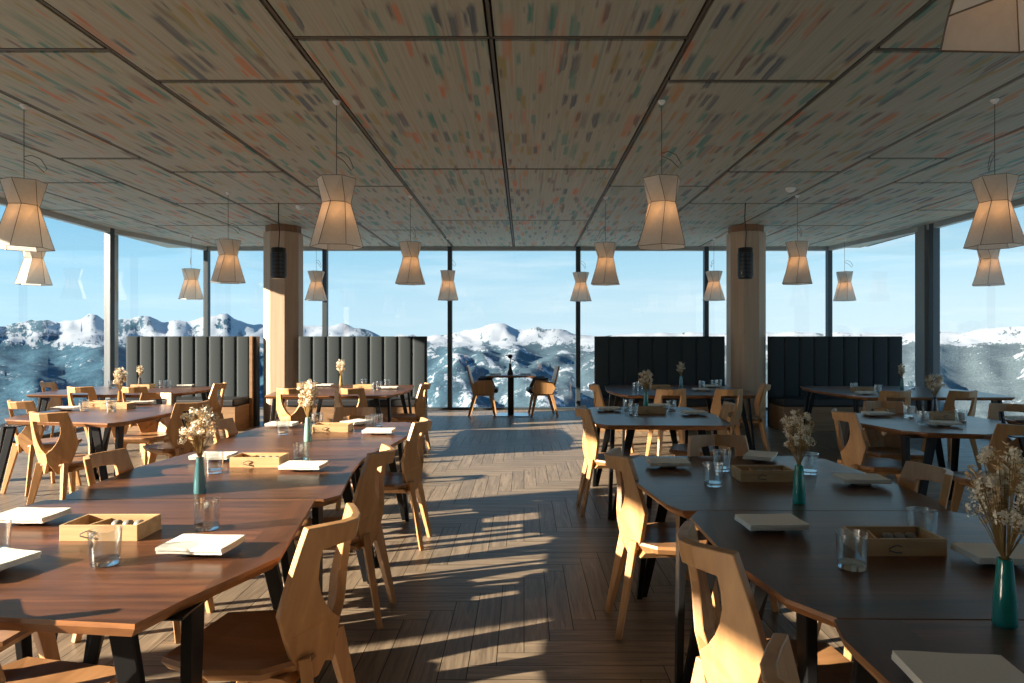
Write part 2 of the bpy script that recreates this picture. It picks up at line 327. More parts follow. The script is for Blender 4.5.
# floor: oak herringbone, one mesh of planks over a dark base
fm = MB(); fm.box(-7.0, 6.8, -3.7, BACK+.12, -.12, -.004, 1)
W, N = .118, 7
tones = []
for k in range(-130, 150):
    for rep in range(-22, 23):
        for hv in (0, 1):
            ox = rep*2*N
            if hv == 0: u0, u1, v0, v1 = k+ox, k+ox+N, k, k+1
            else: u0, u1, v0, v1 = k+ox, k+ox+1, k+1, k+1+N
            x0, x1, y0, y1 = u0*W, u1*W, v0*W-3.6, v1*W-3.6
            if x1 < -7.0 or x0 > 6.8 or y1 < -3.7 or y0 > BACK+.12: continue
            x0, x1, y0, y1 = max(x0, -7), min(x1, 6.8), max(y0, -3.7), min(y1, BACK+.12)
            g = .0018; x0 += g; x1 -= g; y0 += g; y1 -= g
            if x1 <= x0 or y1 <= y0: continue
            r1, r2 = random.random()*30, random.random()*30
            if hv == 0: uv = [(x0+r1, y0+r2), (x1+r1, y0+r2), (x1+r1, y1+r2), (x0+r1, y1+r2)]
            else: uv = [(y0+r1, x0+r2), (y0+r1, x1+r2), (y1+r1, x1+r2), (y1+r1, x0+r2)]
            fm.add([(x0, y0, 0), (x1, y0, 0), (x1, y1, 0), (x0, y1, 0)], [(0, 1, 2, 3)], [uv])
            tones.append(random.random())
floor = structure(fm.build('floor', [M['floor'], M['dark']], fixn=False))
ta = floor.data.attributes.new('plank_tone', 'FLOAT', 'FACE')
for i, tv in enumerate([.5]*6+tones): ta.data[i].value = tv

# ceiling: dark slab with rails, painted panels a little below it
cs = [-.2, -1.4, -2.6, -3.84, -4.68, -5.9, -7.1]
cols = [(-.2, -1.4, (.95, 4.13, 7.29, 10.43)), (-1.4, -2.6, (1.6, 4.82, 8.12, 11.35)), (-2.6, -3.84, (1.2, 4.3, 7.42, 9.14)), (-3.84, -4.68, (.5, 3.7, 6.87, 9.15, 10.9)), (-4.68, -5.9, (1.6, 4.8, 7.93, 10.9)), (-5.9, -7.1, (.2, 3.2, 6.5, 9.6))]
cc_ = MB(); cc_.box(-7.1, 6.85, -3.7, BACK+.16, H+.03, H+.25, 1)
for a0, a1, ys in cols:
    for x0, x1 in ((a1, a0), (-.4-a0, -.4-a1)):
        x1 = min(x1, 6.85); x0 = max(x0, -7.1)
        yy = [-3.7]+list(ys)+[BACK+.16]
        for y0, y1 in zip(yy, yy[1:]):
            cc_.box(x0+.024, x1-.024, y0+.034, y1-.034, H, H+.03, 0)
        for y in ys: cc_.box(x0, x1, y-.014, y+.014, H+.004, H+.03, 2)
    for xs in {a0, round(-.4-a0, 4)}: cc_.box(xs-.010, xs+.010, -3.7, BACK+.16, H+.004, H+.03, 2)
structure(cc_.build('ceiling', [M['ceiling'], M['dark'], M['rail']]))

# window frames and panes
wi = 0
def window(p, q, mw0=.09, last=False):
    global wi; wi += 1
    p, q = Vector((*p, 0)), Vector((*q, 0)); d = (q-p); L = d.length; d.normalize(); ang = math.atan2(d.y, d.x)
    fr = MB(); fr.box(-mw0/2, mw0/2, -.06, .06, 0, H, 0)
    if last: fr.box(L-mw0/2, L+mw0/2, -.06, .06, 0, H, 0)
    fr.box(mw0/2, L-mw0/2, -.05, .05, 0, .045, 0)
    fr.box(mw0/2, L-mw0/2, -.05, .05, H-.075, H, 1)
    o = fr.build('window_%d' % wi, [M['mullion'], M['head']], loc=p); o.rotation_euler = (0, 0, ang); structure(o)
    g = MB(); g.add([(mw0/2, 0, .045), (L-mw0/2, 0, .045), (L-mw0/2, 0, H-.075), (mw0/2, 0, H-.075)], [(0, 1, 2, 3)])
    g.build('glass_pane', M['pane'], o, fixn=False)
for i in range(5): window((BX[i], BACK), (BX[i+1], BACK), .085, i == 4)
for P_ in (OUT_L, OUT_R):
    for i in range(len(P_)-1): window(P_[i+1], P_[i], (.12, .12, .12, .24)[min(i, 3)] if i else .09)
t_ = MB(); t_.box(-.06, .06, -.10, .10, 0, H); o = t_.build('trim_1', M['pier'], loc=(-6.90, 11.42, 0)); structure(o)
t_ = MB(); t_.box(-.11, .11, -.13, .13, 0, H); o = t_.build('trim_2', M['pier'], loc=(6.47, 10.98, 0)); structure(o)
bw = MB(); bw.box(-6.95, 6.7, -3.75, -3.6, 0, H); structure(bw.build('wall_back', M['backwall']))

# ------------------------------------------------------------------ mountains and valley outside
SKY = [(-700, 316), (-420, 312), (-200, 322), (-60, 316), (0, 321), (30, 318), (60, 322), (95, 312), (115, 319), (150, 314), (165, 320), (185, 319), (205, 316), (225, 311), (245, 321), (262, 325), (300, 321), (330, 324), (347, 321), (366, 329), (385, 334), (420, 336), (455, 333), (480, 327), (497, 321), (520, 327), (548, 325), (575, 333), (600, 335), (640, 333), (690, 332), (720, 333), (830, 330), (860, 332), (900, 333), (930, 329), (960, 333), (985, 327), (1024, 325), (1200, 330), (1500, 322), (1900, 330)]
def sky_elev(az):
    az = max(-1.15, min(1.15, az)); px = VX+F*math.tan(az)
    for (a, ya), (b, yb) in zip(SKY, SKY[1:]):
        if a <= px <= b:
            y = ya+(yb-ya)*(px-a)/(b-a); break
    else: y = 325
    return (VY-y)/math.hypot(F, px-VX)
def interp(tab, x):
    for (a, ya), (b, yb) in zip(tab, tab[1:]):
        if x <= b:
            k = (x-a)/(b-a); k = max(0, min(1, k)); return ya+(yb-ya)*k
    return tab[-1][1]
PROF = [(35, -9), (150, -32), (700, -170), (1800, -420), (3000, -640), (3900, -650), (5000, -500), (6500, -290), (8600, -60)]
NA, NR = 460, 210
verts = []; faces = []; snow = []; tuv = []; haze = []
for j in range(NR):
    r = 35*math.exp(math.log(3000/35)*j/50) if j < 50 else 3000+(9600-3000)*(j-50)/(NR-51) if j < NR-12 else 9600+(j-NR+12)*180-(11*6600/(NR-51))
    for i in range(NA):
        az = -1.9+3.8*i/(NA-1)
        x, y = r*math.sin(az), r*math.cos(az)
        se = sky_elev(az)*7400
        se = sky_elev(az)*9400
        if r <= 8600: z = interp(PROF, r)
        elif r <= 9400: z = -60+(se+60)*((r-8600)/800)
        else: z = se-(r-9400)*.3
        u_, v_ = az*7.0, math.log(r/35)*2.4
        rid = noise.ridged_multi_fractal(Vector((u_*.85, v_*.55, 3.7)), .95, 2.1, 6, 1.0, 2.0)-1.25
        fb = noise.fractal(Vector((u_*3.2, v_*2.4, 9.1)), .9, 2.0, 6)
        amp = min(1, max(0, (r-900)/2500))
        if r > 7600: amp *= max(.06, 1-(r-7600)/1500)
        z += rid*150*amp+fb*42*amp+fb*min(8, r*.012)
        if r > 8700: z += 75*(noise.ridged_multi_fractal(Vector((u_*6, v_*4, 1.3)), .9, 2.2, 5, 1.0, 2.0)-1.1)*(.35+.45*max(0, min(1, .3-az*1.5)))
        verts.append((x, y, z+EYE)); tuv.append((u_, v_)); haze.append(max(0, min(1, .5-az*1.6)))  # painted haze tint of the forest grows towards the left
        left = max(0, min(1, (-az-.05)/.45))
        zc = 140-55*max(0, min(1, (az-.1)/.3)); s = .34+.42*max(0, min(1, (z+zc)/zc))+(.22 if r < 900 else 0) - .15*left -.13*max(0, min(1, (az-.15)/.35))*max(0, min(1, (-25-z)/60))+.12*fb+.10*rid
        snow.append(s)
for j in range(NR-1):
    for i in range(NA-1):
        a = j*NA+i; faces.append((a, a+1, a+NA+1, a+NA))
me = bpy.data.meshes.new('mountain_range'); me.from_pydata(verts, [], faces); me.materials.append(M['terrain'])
sa = me.attributes.new('snow', 'FLOAT', 'POINT')
for i, v in enumerate(snow): sa.data[i].value = v
ul = me.uv_layers.new(name='UVMap')
for lp in me.loops: ul.data[lp.index].uv = tuv[lp.vertex_index]
ka = me.attributes.new('haze_blue', 'FLOAT', 'POINT')
for i, v in enumerate(haze): ka.data[i].value = v
for p in me.polygons: p.use_smooth = True
me.update()
mo = bpy.data.objects.new('mountain_range', me); COL.objects.link(mo); structure(mo)

# ------------------------------------------------------------------ wooden columns
def column(x, y, label):
    t = thing('wooden_column', label, 'column', (x, y, 0), 0, 'octagonal columns of the dining room')
    def octo(r, z): return [(r*math.cos(PI/8+k*PI/4), r*math.sin(PI/8+k*PI/4), z) for k in range(8)]
    m = MB(); m.hexa(octo(.305, 0), octo(.305, H-.11)); m.build('shaft', M['column_wood'], t, bevel=.006)
    m = MB(); m.hexa(octo(.275, H-.11), octo(.275, H)); m.build('capital', M['capital'], t, bevel=.004)
    return t
column(-3.88, 11.02, 'octagonal pale wooden column at the left, sunlit on one side, between two charcoal booths')
column(3.58, 11.02, 'octagonal wooden column at the right, all in shade, between two black booths')

# hanging black ceiling speakers in front of the columns
def speaker(x, y, label):
    t = thing('pendant_speaker', label, 'speaker', (x, y, 0), 0, 'black cylinders hanging before the columns')
    z0, z1 = 2.19, 2.60
    m = MB(); m.lathe([(.0, z0), (.088, z0), (.095, z0+.01), (.095, z1-.01), (.088, z1), (0, z1)], 28); body = m.build('body', M['black'], t, smooth=True)
    g = MB()
    for k in range(6):
        for q in range(10):
            a = 2*PI*(q+.5)/10; zc = z0+.05+k*.052
            c = Vector((.0955*math.cos(a), .0955*math.sin(a), zc)); tg = Vector((-math.sin(a), math.cos(a), 0)); nn = Vector((math.cos(a), math.sin(a), 0))
            g.bar(c-tg*.021, c+tg*.021, .003, .026, .003, .026, nn)
    for q in range(10):
        a = 2*PI*(q+.5)/10; g.tube([(.0965*math.cos(a), .0965*math.sin(a), z0+.03), (.0965*math.cos(a), .0965*math.sin(a), z0+.34)], .004, 5)
    for z in (z0+.03, z0+.34): g.lathe([(.0955, z-.004), (.099, z-.004), (.099, z+.004), (.0955, z+.004)], 28, close=True)
    g.build('grille', M['mullion'], body)
    c = MB(); c.tube([(0, 0, z1), (.012, 0, z1+.2), (-.006, .01, z1+.4), (0, 0, H)], .007, 8); c.build('cord', M['black'], t, smooth=True)
    return t
s0 = speaker(-3.27, 9.1, 'black cylindrical speaker hanging on a cord before the left column')
dup(s0, (2.95, 9.1, 0), 0, 'black cylindrical speaker hanging on a cord before the right column')

# ------------------------------------------------------------------ booths
def booth(x0, x1, yb, label, wood_right, wood_left):
    w = x1-x0; t = thing('booth', label, 'booth', ((x0+x1)/2, yb, 0), 0, 'high-backed booths along the windows')
    hz = 1.43; n = 9; cw = w/n
    m = MB(); m.box(-w/2, w/2, .035, .11, 0, hz); m.build('back_shell', M['leather'], t, bevel=.006)
    m = MB()
    for k in range(n):
        a = -w/2+k*cw; pts = []
        for q in range(9):
            u = (0, .03, .08, .2, .5, .8, .92, .97, 1)[q]; pts.append((a+.001+u*(cw-.002), .034-.024*(1-(2*u-1)**10)))
        vs = [(x, y, .46) for x, y in pts]+[(x, y, hz-.012) for x, y in pts]+[(x, y+.02, hz) for x, y in pts]
        fs = [(i, i+1, 10+i, 9+i) for i in range(8)]+[(9+i, 10+i, 19+i, 18+i) for i in range(8)]
        m.add(vs, fs)
    m.build('backrest_channels', M['fabric'], t, smooth=True, fixn=False)
    m = MB(); m.box(-w/2+.01, w/2-.01, -.56, .03, .37, .48); m.build('seat_cushion', M['leather'], t, bevel=.025)
    m = MB(); m.box(-w/2, w/2, -.54, .035, 0, .37); m.build('plinth', M['plinth'], t, bevel=.004)
    for s, on in ((1, wood_right), (-1, wood_left)):
        if on:
            m = MB(); m.box(*sorted((s*(w/2+.004), s*(w/2+.05))), -.02, .115, 0, hz); m.build('end_board', M['plinth'], t, bevel=.003)
            m = MB(); m.box(*sorted((s*(w/2+.052), s*(w/2+.10))), .02, .16, 0, hz); m.build('end_shell', M['leather'], t, bevel=.003)
    return t
booth(-6.30, -4.33, 10.78, 'sunlit charcoal channel-tufted booth at far left beside the window, before the left wall', True, False)
booth(-3.57, -1.54, 10.78, 'sunlit charcoal channel-tufted booth right of the left wooden column', False, False)
booth(1.12, 3.18, 10.78, 'shaded black channel-tufted booth left of the right wooden column', False, False)
booth(3.88, 5.99, 10.78, 'shaded black channel-tufted booth at far right, by the right-hand window', False, False)

# ------------------------------------------------------------------ pendant lamps
def make_lamp():
    t = thing('pendant_lamp', 'x', 'lamp')
    def ring(r, z, rot, sx_=1.0): return [Vector((r*math.cos(rot+k*PI/3), r*math.sin(rot+k*PI/3), z)) for k in range(6)]
    top, wst, bot = ring(.150, 2.605, .20), ring(.106, 2.42, .58), ring(.200, 2.085, .30)
    sh = MB(); sh.add(top+wst+bot, [f for i in range(6) for f in ((i, (i+1) % 6, 6+i), ((i+1) % 6, 6+(i+1) % 6, 6+i), (6+i, 6+(i+1) % 6, 12+i), (6+(i+1) % 6, 12+(i+1) % 6, 12+i))])
    sh.build('shade', M['shade'], t, fixn=False)
    e = MB()
    for i in range(6):
        j = (i+1) % 6
        for a, b in ((top[i], top[j]), (wst[i], wst[j]), (bot[i], bot[j]), (top[i], wst[i]), (wst[i], bot[i])): e.tube([a, b], .0022, 5)
    e.build('seam_frame', M['seam'], t)
    h = MB()
    for k in range(3):
        a = .58+k*2*PI/3; h.tube([(0, 0, 2.42), (.106*math.cos(a), .106*math.sin(a), 2.42)], .003, 5)
    h.lathe([(0, 2.39), (.02, 2.39), (.02, 2.47), (.008, 2.49), (0, 2.49)], 12); sk_ = h.build('socket', M['white'], t)
    b = MB(); b.lathe([(0, 2.29), (.022, 2.298), (.036, 2.32), (.038, 2.345), (.026, 2.37), (.014, 2.40), (0, 2.40)], 14); b.build('bulb', M['bulb'], sk_, smooth=True)
    c = MB(); c.tube([(0, 0, 2.49), (0, 0, H-.03)], .0028, 6); cd_ = c.build('cord', M['cord'], t)
    lp = MB(); lp.tube([(0, 0, 2.80), (.05, 0, 2.815), (.11, 0, 2.79), (.15, .0, 2.72), (.13, 0, 2.69), (.07, 0, 2.75), (.0, 0, 2.78)], .0028, 6); lp.build('cord_loop', M['cord'], cd_, smooth=True)
    r = MB(); r.lathe([(0, H-.035), (.012, H-.03), (.028, H-.012), (.03, H), (0, H)], 14); r.build('ceiling_rose', M['white'], t, smooth=True)
    return t
LAMPS = [(-1.43, 5.21, 2, 'large pendant lamp of folded cream paper, hanging left of the picture\'s middle'),
 (1.05, 5.21, 0, 'large pendant lamp of folded cream paper, hanging right of the picture\'s middle'),
 (1.125, 1.50, -.60, 'nearest pendant lamp, only its lower rim showing in the top right corner'),
 (-3.88, 5.30, 1, 'large paper pendant lamp at the left edge, in front of the left window'),
 (3.57, 5.18, 3, 'large paper pendant lamp at the right edge, in front of the right window'),
 (-1.44, 8.66, 3, 'paper pendant lamp of middle size hanging above the table before the second booth'),
 (1.04, 8.72, 5, 'paper pendant lamp of middle size hanging above the table before the third booth'),
 (-3.66, 8.45, 0, 'paper pendant lamp of middle size hanging just left of the left column'),
 (3.45, 8.62, 2, 'paper pendant lamp of middle size hanging just right of the right column'),
 (-6.28, 8.75, 1, 'sunlit paper pendant lamp by the left window, behind the large one at the left edge'),
 (6.02, 8.85, 4, 'paper pendant lamp by the right window, behind the large one at the right edge'),
 (-1.36, 12.2, 1, 'small far paper lamp before the mullion at the left of the two armchairs'),
 (1.04, 12.5, 2, 'small far paper lamp before the mullion at the right of the two armchairs'),
 (-3.74, 12.3, 3, 'small far paper lamp seen just right of the left column'),
 (3.42, 12.3, 4, 'small far paper lamp seen just left of the right column'),
 (-5.80, 11.9, 5, 'small far white sunlit paper lamp above the leftmost booth'),
 (5.82, 12.4, 0, 'small far paper lamp above the right end of the rightmost booth')]
lamp0 = make_lamp()
for i, (x, y, k, lab) in enumerate(LAMPS):
    g = 'paper pendant lamps'
    if i == 0: lamp0.location = (x, y, 0); lamp0.rotation_euler = (0, 0, k*.42); tag(lamp0, lab, group=g)
    else: dup(lamp0, (x, y, 0), k*.42, lab, g)
def detector(x, y, label):
    m = MB(); m.lathe([(0, -.05), (.03, -.048), (.055, -.03), (.06, -.012), (.06, 0), (0, 0)], 18)
    o = m.build('smoke_detector', M['white'], smooth=True, loc=(x, y, H)); tag(o, label, 'smoke detector')
detector(3.2, 8.2, 'small round detector on the ceiling, right of the middle')
detector(-3.05, 9.3, 'small round detector on the ceiling, left, near the column')

# ------------------------------------------------------------------ tables
TZ = .735; TK = (EYE-TZ)/.614
TABLES = {}
def table(key, name, label, pts, leg_h=.12, group=None, splay=.06):
    pts = [(p[0]*TK, p[1]*TK) for p in pts]
    cx = sum(p[0] for p in pts)/len(pts); cy = sum(p[1] for p in pts)/len(pts)
    loc = [(p[0]-cx, p[1]-cy) for p in pts]
    if sum(a[0]*b[1]-b[0]*a[1] for a, b in zip(loc, loc[1:]+loc[:1])) < 0: loc = loc[::-1]
    x0, x1 = min(p[0] for p in loc), max(p[0] for p in loc); y0, y1 = min(p[1] for p in loc), max(p[1] for p in loc)
    TABLES[key] = (x0+cx, x1+cx, y0+cy, y1+cy)
    t = thing(name, label, 'table', (cx, cy, 0), 0, group)
    bm = bmesh.new(); th = .036; e = .022
    top = [bm.verts.new((x, y, TZ)) for x, y in loc]
    mid = [bm.verts.new((x, y, TZ-.012)) for x, y in loc]
    bot = [bm.verts.new((x*(1-e/max(.3, abs(x1))), y*(1-e/max(.3, abs(y1))), TZ-th)) for x, y in loc]
    bm.faces.new(top); bm.faces.new(bot[::-1]); n = len(loc)
    for i in range(n):
        j = (i+1) % n
        f = bm.faces.new((mid[i], mid[j], top[j], top[i])); f.material_index = 1
        f = bm.faces.new((bot[i], bot[j], mid[j], mid[i])); f.material_index = 1
    bands = ((x1-.13, 1), (x0+.13, -1))
    for bx, s in bands:
        bmesh.ops.bisect_plane(bm, geom=bm.verts[:]+bm.edges[:]+bm.faces[:], plane_co=(bx, 0, 0), plane_no=(1, .10*s, 0))
    uvl = bm.loops.layers.uv.new('UVMap'); r = random.random()*20
    for f in bm.faces:
        c = f.calc_center_median(); band = (c.x > bands[0][0]-.10*c.y) or (c.x < bands[1][0]+.10*c.y)
        for lp in f.loops:
            q = lp.vert.co
            lp[uvl].uv = (q.y+r+3, .155*(40+int(c.x > 0))+.02+.0*q.x+((q.x % .13)*.9)) if band else (q.x+r, q.y+r)
    bmesh.ops.recalc_face_normals(bm, faces=bm.faces)
    me = bpy.data.meshes.new('tabletop'); bm.to_mesh(me); bm.free(); me.materials.append(M['walnut']); me.materials.append(M['walnut_edge'])
    o = bpy.data.objects.new('tabletop', me); COL.objects.link(o); o.parent = t
    hb = TZ-th
    for sx_ in (-1, 1):
        for sy_ in (-1, 1):
            lx = (x1 if sx_ > 0 else -x0)-.17; ly = (y1 if sy_ > 0 else -y0)-.17
            m = MB()
            foot = (sx_*(lx+splay), sy_*(ly+splay))
            m.bar((sx_*(lx+.02), sy_*(ly-.09), hb), (foot[0], foot[1]-sy_*.025, 0), .03, .075, .026, .042, Vector((1, 0, 0)))
            m.bar((sx_*(lx-.11), sy_*(ly+.02), hb), (foot[0]-sx_*.025, foot[1], 0), .06, .026, .04, .026, Vector((1, 0, 0)))
            m.box(*sorted((sx_*(lx-.18), sx_*(lx+.06))), *sorted((sy_*(ly-.18), sy_*(ly+.05))), hb-.008, hb)
            m.build('leg', M['steel'], t, bevel=.003)
    return t
def outline(x0, x1, y0, y1, b=.035, c=(.09, .10)):
    cx_, cy_ = c
    return [(x0+cx_, y0-b*.0), ((x0+x1)/2, y0), (x1-cx_, y0), (x1-b*.6, y0+cy_), (x1, (y0+y1)/2), (x1-b, y1-cy_*.6), (x1-cx_, y1), (x0+cx_, y1), (x0+b, y1-cy_*.6), (x0, (y0+y1)/2), (x0+b*.6, y0+cy_)]
LG, RG, BG = 'tables of the left row', 'tables of the front right row', 'tables before the booths'
table('A', 'dining_table', 'nearest reddish walnut table of the left row, at the bottom left',
      [(-.84, 1.474), (-.80, 1.62), (-.69, 1.93), (-.80, 2.615), (-1.83, 2.615), (-1.91, 2.1), (-1.87, 1.66), (-1.78, 1.58)], group=LG)
table('B', 'dining_table', 'second walnut table from the front in the left row, in strips of sun',
      [(-.77, 2.622), (-.725, 2.70), (-.80, 3.19), (-.83, 3.5), (-.807, 3.82), (-1.80, 3.82), (-1.86, 3.3), (-1.81, 2.7), (-1.76, 2.622)], group=LG)
table('C', 'dining_table', 'farthest walnut table of the left row, with the mint vase',
      [(-.83, 3.827), (-.775, 3.93), (-.74, 4.5), (-.80, 5.0), (-.88, 5.08), (-1.80, 4.98), (-1.86, 4.7), (-1.86, 4.2), (-1.78, 3.827)], group=LG)
table('D', 'dining_table', 'walnut table at the left between window and left row, with the orange vase',
      [(-4.06, 5.34), (-3.98, 5.24), (-3.05, 5.0), (-2.98, 5.12), (-2.96, 5.9), (-3.18, 6.44), (-4.02, 6.52), (-4.12, 6.0)], group='tables at the left')
table('E', 'dining_table', 'walnut table before the leftmost booth', outline(-5.68, -3.88, 7.6, 8.95, .08, (.14, .3)), group=BG)
table('F', 'dining_table', 'walnut table before the booth right of the left column', outline(-2.95, -1.38, 7.45, 9.25, .06, (.12, .5)), group=BG)
table('G', 'dining_table', 'dark table before the booth left of the right column', outline(1.0, 2.68, 7.5, 9.2, .06, (.14, .4)), group=BG)
table('H', 'dining_table', 'dark blue-sheened table alone at the right of the aisle, before the booth table',
      [(.60, 4.90), (1.44, 4.86), (1.52, 5.0), (1.56, 5.6), (1.48, 6.18), (1.38, 6.24), (.66, 6.24), (.57, 6.1), (.52, 5.5), (.53, 5.0)], group='tables at the right')
table('I', 'dining_table', 'farthest dark table of the front right row, joined to the one nearer',
      [(.57, 2.452), (1.52, 2.452), (1.575, 2.6), (1.585, 3.0), (1.55, 3.5), (1.48, 3.6), (.61, 3.6), (.55, 3.5), (.48, 2.96), (.53, 2.55)], group=RG)
table('J', 'dining_table', 'second dark table of the front right row, between its two neighbours',
      [(.69, 1.505), (1.60, 1.49), (1.66, 1.6), (1.66, 2.0), (1.60, 2.36), (1.52, 2.445), (.62, 2.445), (.575, 2.36), (.575, 1.93), (.62, 1.62)], group=RG)
table('K', 'dining_table', 'nearest dark table in the bottom right corner, mostly out of frame',
      [(.68, 1.498), (1.62, 1.483), (1.70, 1.35), (1.72, .9), (1.66, .52), (.74, .52), (.69, .7), (.655, 1.0), (.655, 1.40)], group=RG)
table('L', 'dining_table', 'dark table at the right, with the dark blue vase',
      [(2.55, 4.62), (2.66, 4.50), (2.98, 4.42), (3.12, 4.48), (3.60, 5.15), (3.58, 5.45), (3.4, 5.66), (2.74, 5.70), (2.62, 5.58), (2.46, 5.08)], group='tables at the right')
table('M', 'dining_table', 'dark table before the rightmost booth', outline(3.5, 5.35, 7.25, 9.0, .06, (.14, .4)), group=BG)
table('N', 'dining_table', 'dark table cut by the right edge of the picture',
      [(3.66, 5.0), (3.72, 4.76), (4.6, 4.55), (4.85, 4.7), (4.9, 5.2), (4.6, 5.35), (3.85, 5.35), (3.7, 5.25)], group='tables at the right')

# small pedestal table by the far window
t = thing('pedestal_table', 'small square pedestal table between two armchairs at the far window', 'table', (-.24, 12.45, 0))
m = MB(); m.hexa([(-.43, -.36, TZ-.03), (.43, -.36, TZ-.03), (.46, .0, TZ-.03), (.43, .36, TZ-.03), (-.43, .36, TZ-.03), (-.46, 0, TZ-.03)], [(-.43, -.36, TZ), (.43, -.36, TZ), (.46, 0, TZ), (.43, .36, TZ), (-.43, .36, TZ), (-.46, 0, TZ)])
m.build('tabletop', M['walnut_edge'], t, bevel=.004)
m = MB(); m.box(-.055, .055, -.055, .055, .015, TZ-.04); m.box(-.2, .2, -.2, .2, TZ-.042, TZ-.03); m.build('pedestal', M['steel'], t, bevel=.004)
m = MB(); m.box(-.32, .32, -.28, .28, 0, .015); m.build('base_plate', M['bright_steel'], t, bevel=.003)

# ------------------------------------------------------------------ chairs
def make_chair():
    t = thing('dining_chair', 'x', 'chair')
    outer = [(.165, .868), (.172, .82), (.181, .75), (.189, .68), (.195, .605), (.168, .53), (.138, .455), (.112, .41), (.088, .37)]
    inner = [(.112, .792), (.113, .75), (.108, .70), (.094, .655), (.074, .615), (.045, .575), (.0, .54), (.0, .47), (.052, .372)]
    rail = [(0, .795, .862), (.056, .796, .863), (.112, .792, .866)]
    def y3(x, z): return -.235+.74*(math.sqrt(x*x+.0036)-.06)-.19*(z-.45)
    v2 = {}; vs = []; fs = []
    def V(x, z):
        k = (round(x, 4), round(z, 4))
        if k not in v2: v2[k] = len(vs); vs.append((x, y3(x, z), z))
        return v2[k]
    for s in (1, -1):
        q = []
        for (xa, a0, a1), (xb, b0, b1) in zip(rail, rail[1:]): q.append([(xa, a0), (xb, b0), (xb, b1), (xa, a1)])
        q.append([inner[0], outer[0], (rail[2][0], rail[2][2])])
        for i in range(8):
            a, b, c, d = inner[i], inner[i+1], outer[i+1], outer[i]
            q.append([a, b, c, d] if a != b else [a, c, d])
        for f in q:
            ids = [V(s*x, z) for x, z in f]
            fs.append(ids if s > 0 else ids[::-1])
    bm = bmesh.new(); bv = [bm.verts.new(p) for p in vs]
    for f in fs: bm.faces.new([bv[i] for i in f])
    bmesh.ops.recalc_face_normals(bm, faces=bm.faces)
    if sum(f.normal.y for f in bm.faces) > 0: bmesh.ops.reverse_faces(bm, faces=bm.faces)
    bmesh.ops.solidify(bm, geom=bm.faces[:], thickness=.028)
    bmesh.ops.recalc_face_normals(bm, faces=bm.faces)
    me = bpy.data.meshes.new('backrest'); bm.to_mesh(me); bm.free(); me.materials.append(M['oak'])
    o = bpy.data.objects.new('backrest', me); COL.objects.link(o); o.parent = t
    b = o.modifiers.new('bevel', 'BEVEL'); b.width = .004; b.segments = 2; b.limit_method = 'ANGLE'; b.angle_limit = math.radians(40)
    # seat: faceted plank, softly hollowed
    P = [(-.20, -.10), (-.225, .06), (-.17, .235), (.17, .235), (.225, .06), (.20, -.10), (.09, -.205), (-.09, -.205)]
    m = MB(); vs = [(x*.93, y*.93, .415) for x, y in P]+[(x, y, .44) for x, y in P]+[(x*.985, y*.985, .455) for x, y in P]+[(x*.62, y*.62, .447) for x, y in P]+[(0, .01, .444)]
    n = 8; fs = [tuple(range(8))[::-1]]
    for k in range(3):
        for i in range(n): fs.append((k*n+i, k*n+(i+1) % n, (k+1)*n+(i+1) % n, (k+1)*n+i))
    for i in range(n): fs.append((3*n+i, 3*n+(i+1) % n, 4*n))
    m.add(vs, fs); m.build('seat', M['oak_seat'], t)
    m = MB()
    m.hexa([(-.15, -.17, .385), (.15, -.17, .385), (.14, .16, .385), (-.14, .16, .385)], [(-.17, -.15, .416), (.17, -.15, .416), (.155, .21, .416), (-.155, .21, .416)])
    m.build('seat_frame', M['oak'], t, bevel=.003)
    for s in (-1, 1):
        m = MB(); m.bar((s*.10, -.185, .455), (s*.155, -.27, 0), .060, .034, .030, .026, Vector((1, -.5*s, 0))); m.build('leg', M['oak'], t, bevel=.003)
        m = MB(); m.bar((s*.125, .14, .415), (s*.175, .20, 0), .060, .036, .032, .026, Vector((1, .4*s, 0))); m.build('leg', M['oak'], t, bevel=.003)
    for ch in t.children:
        for v in ch.data.vertices: v.co.z *= .96
    return t
R = math.radians
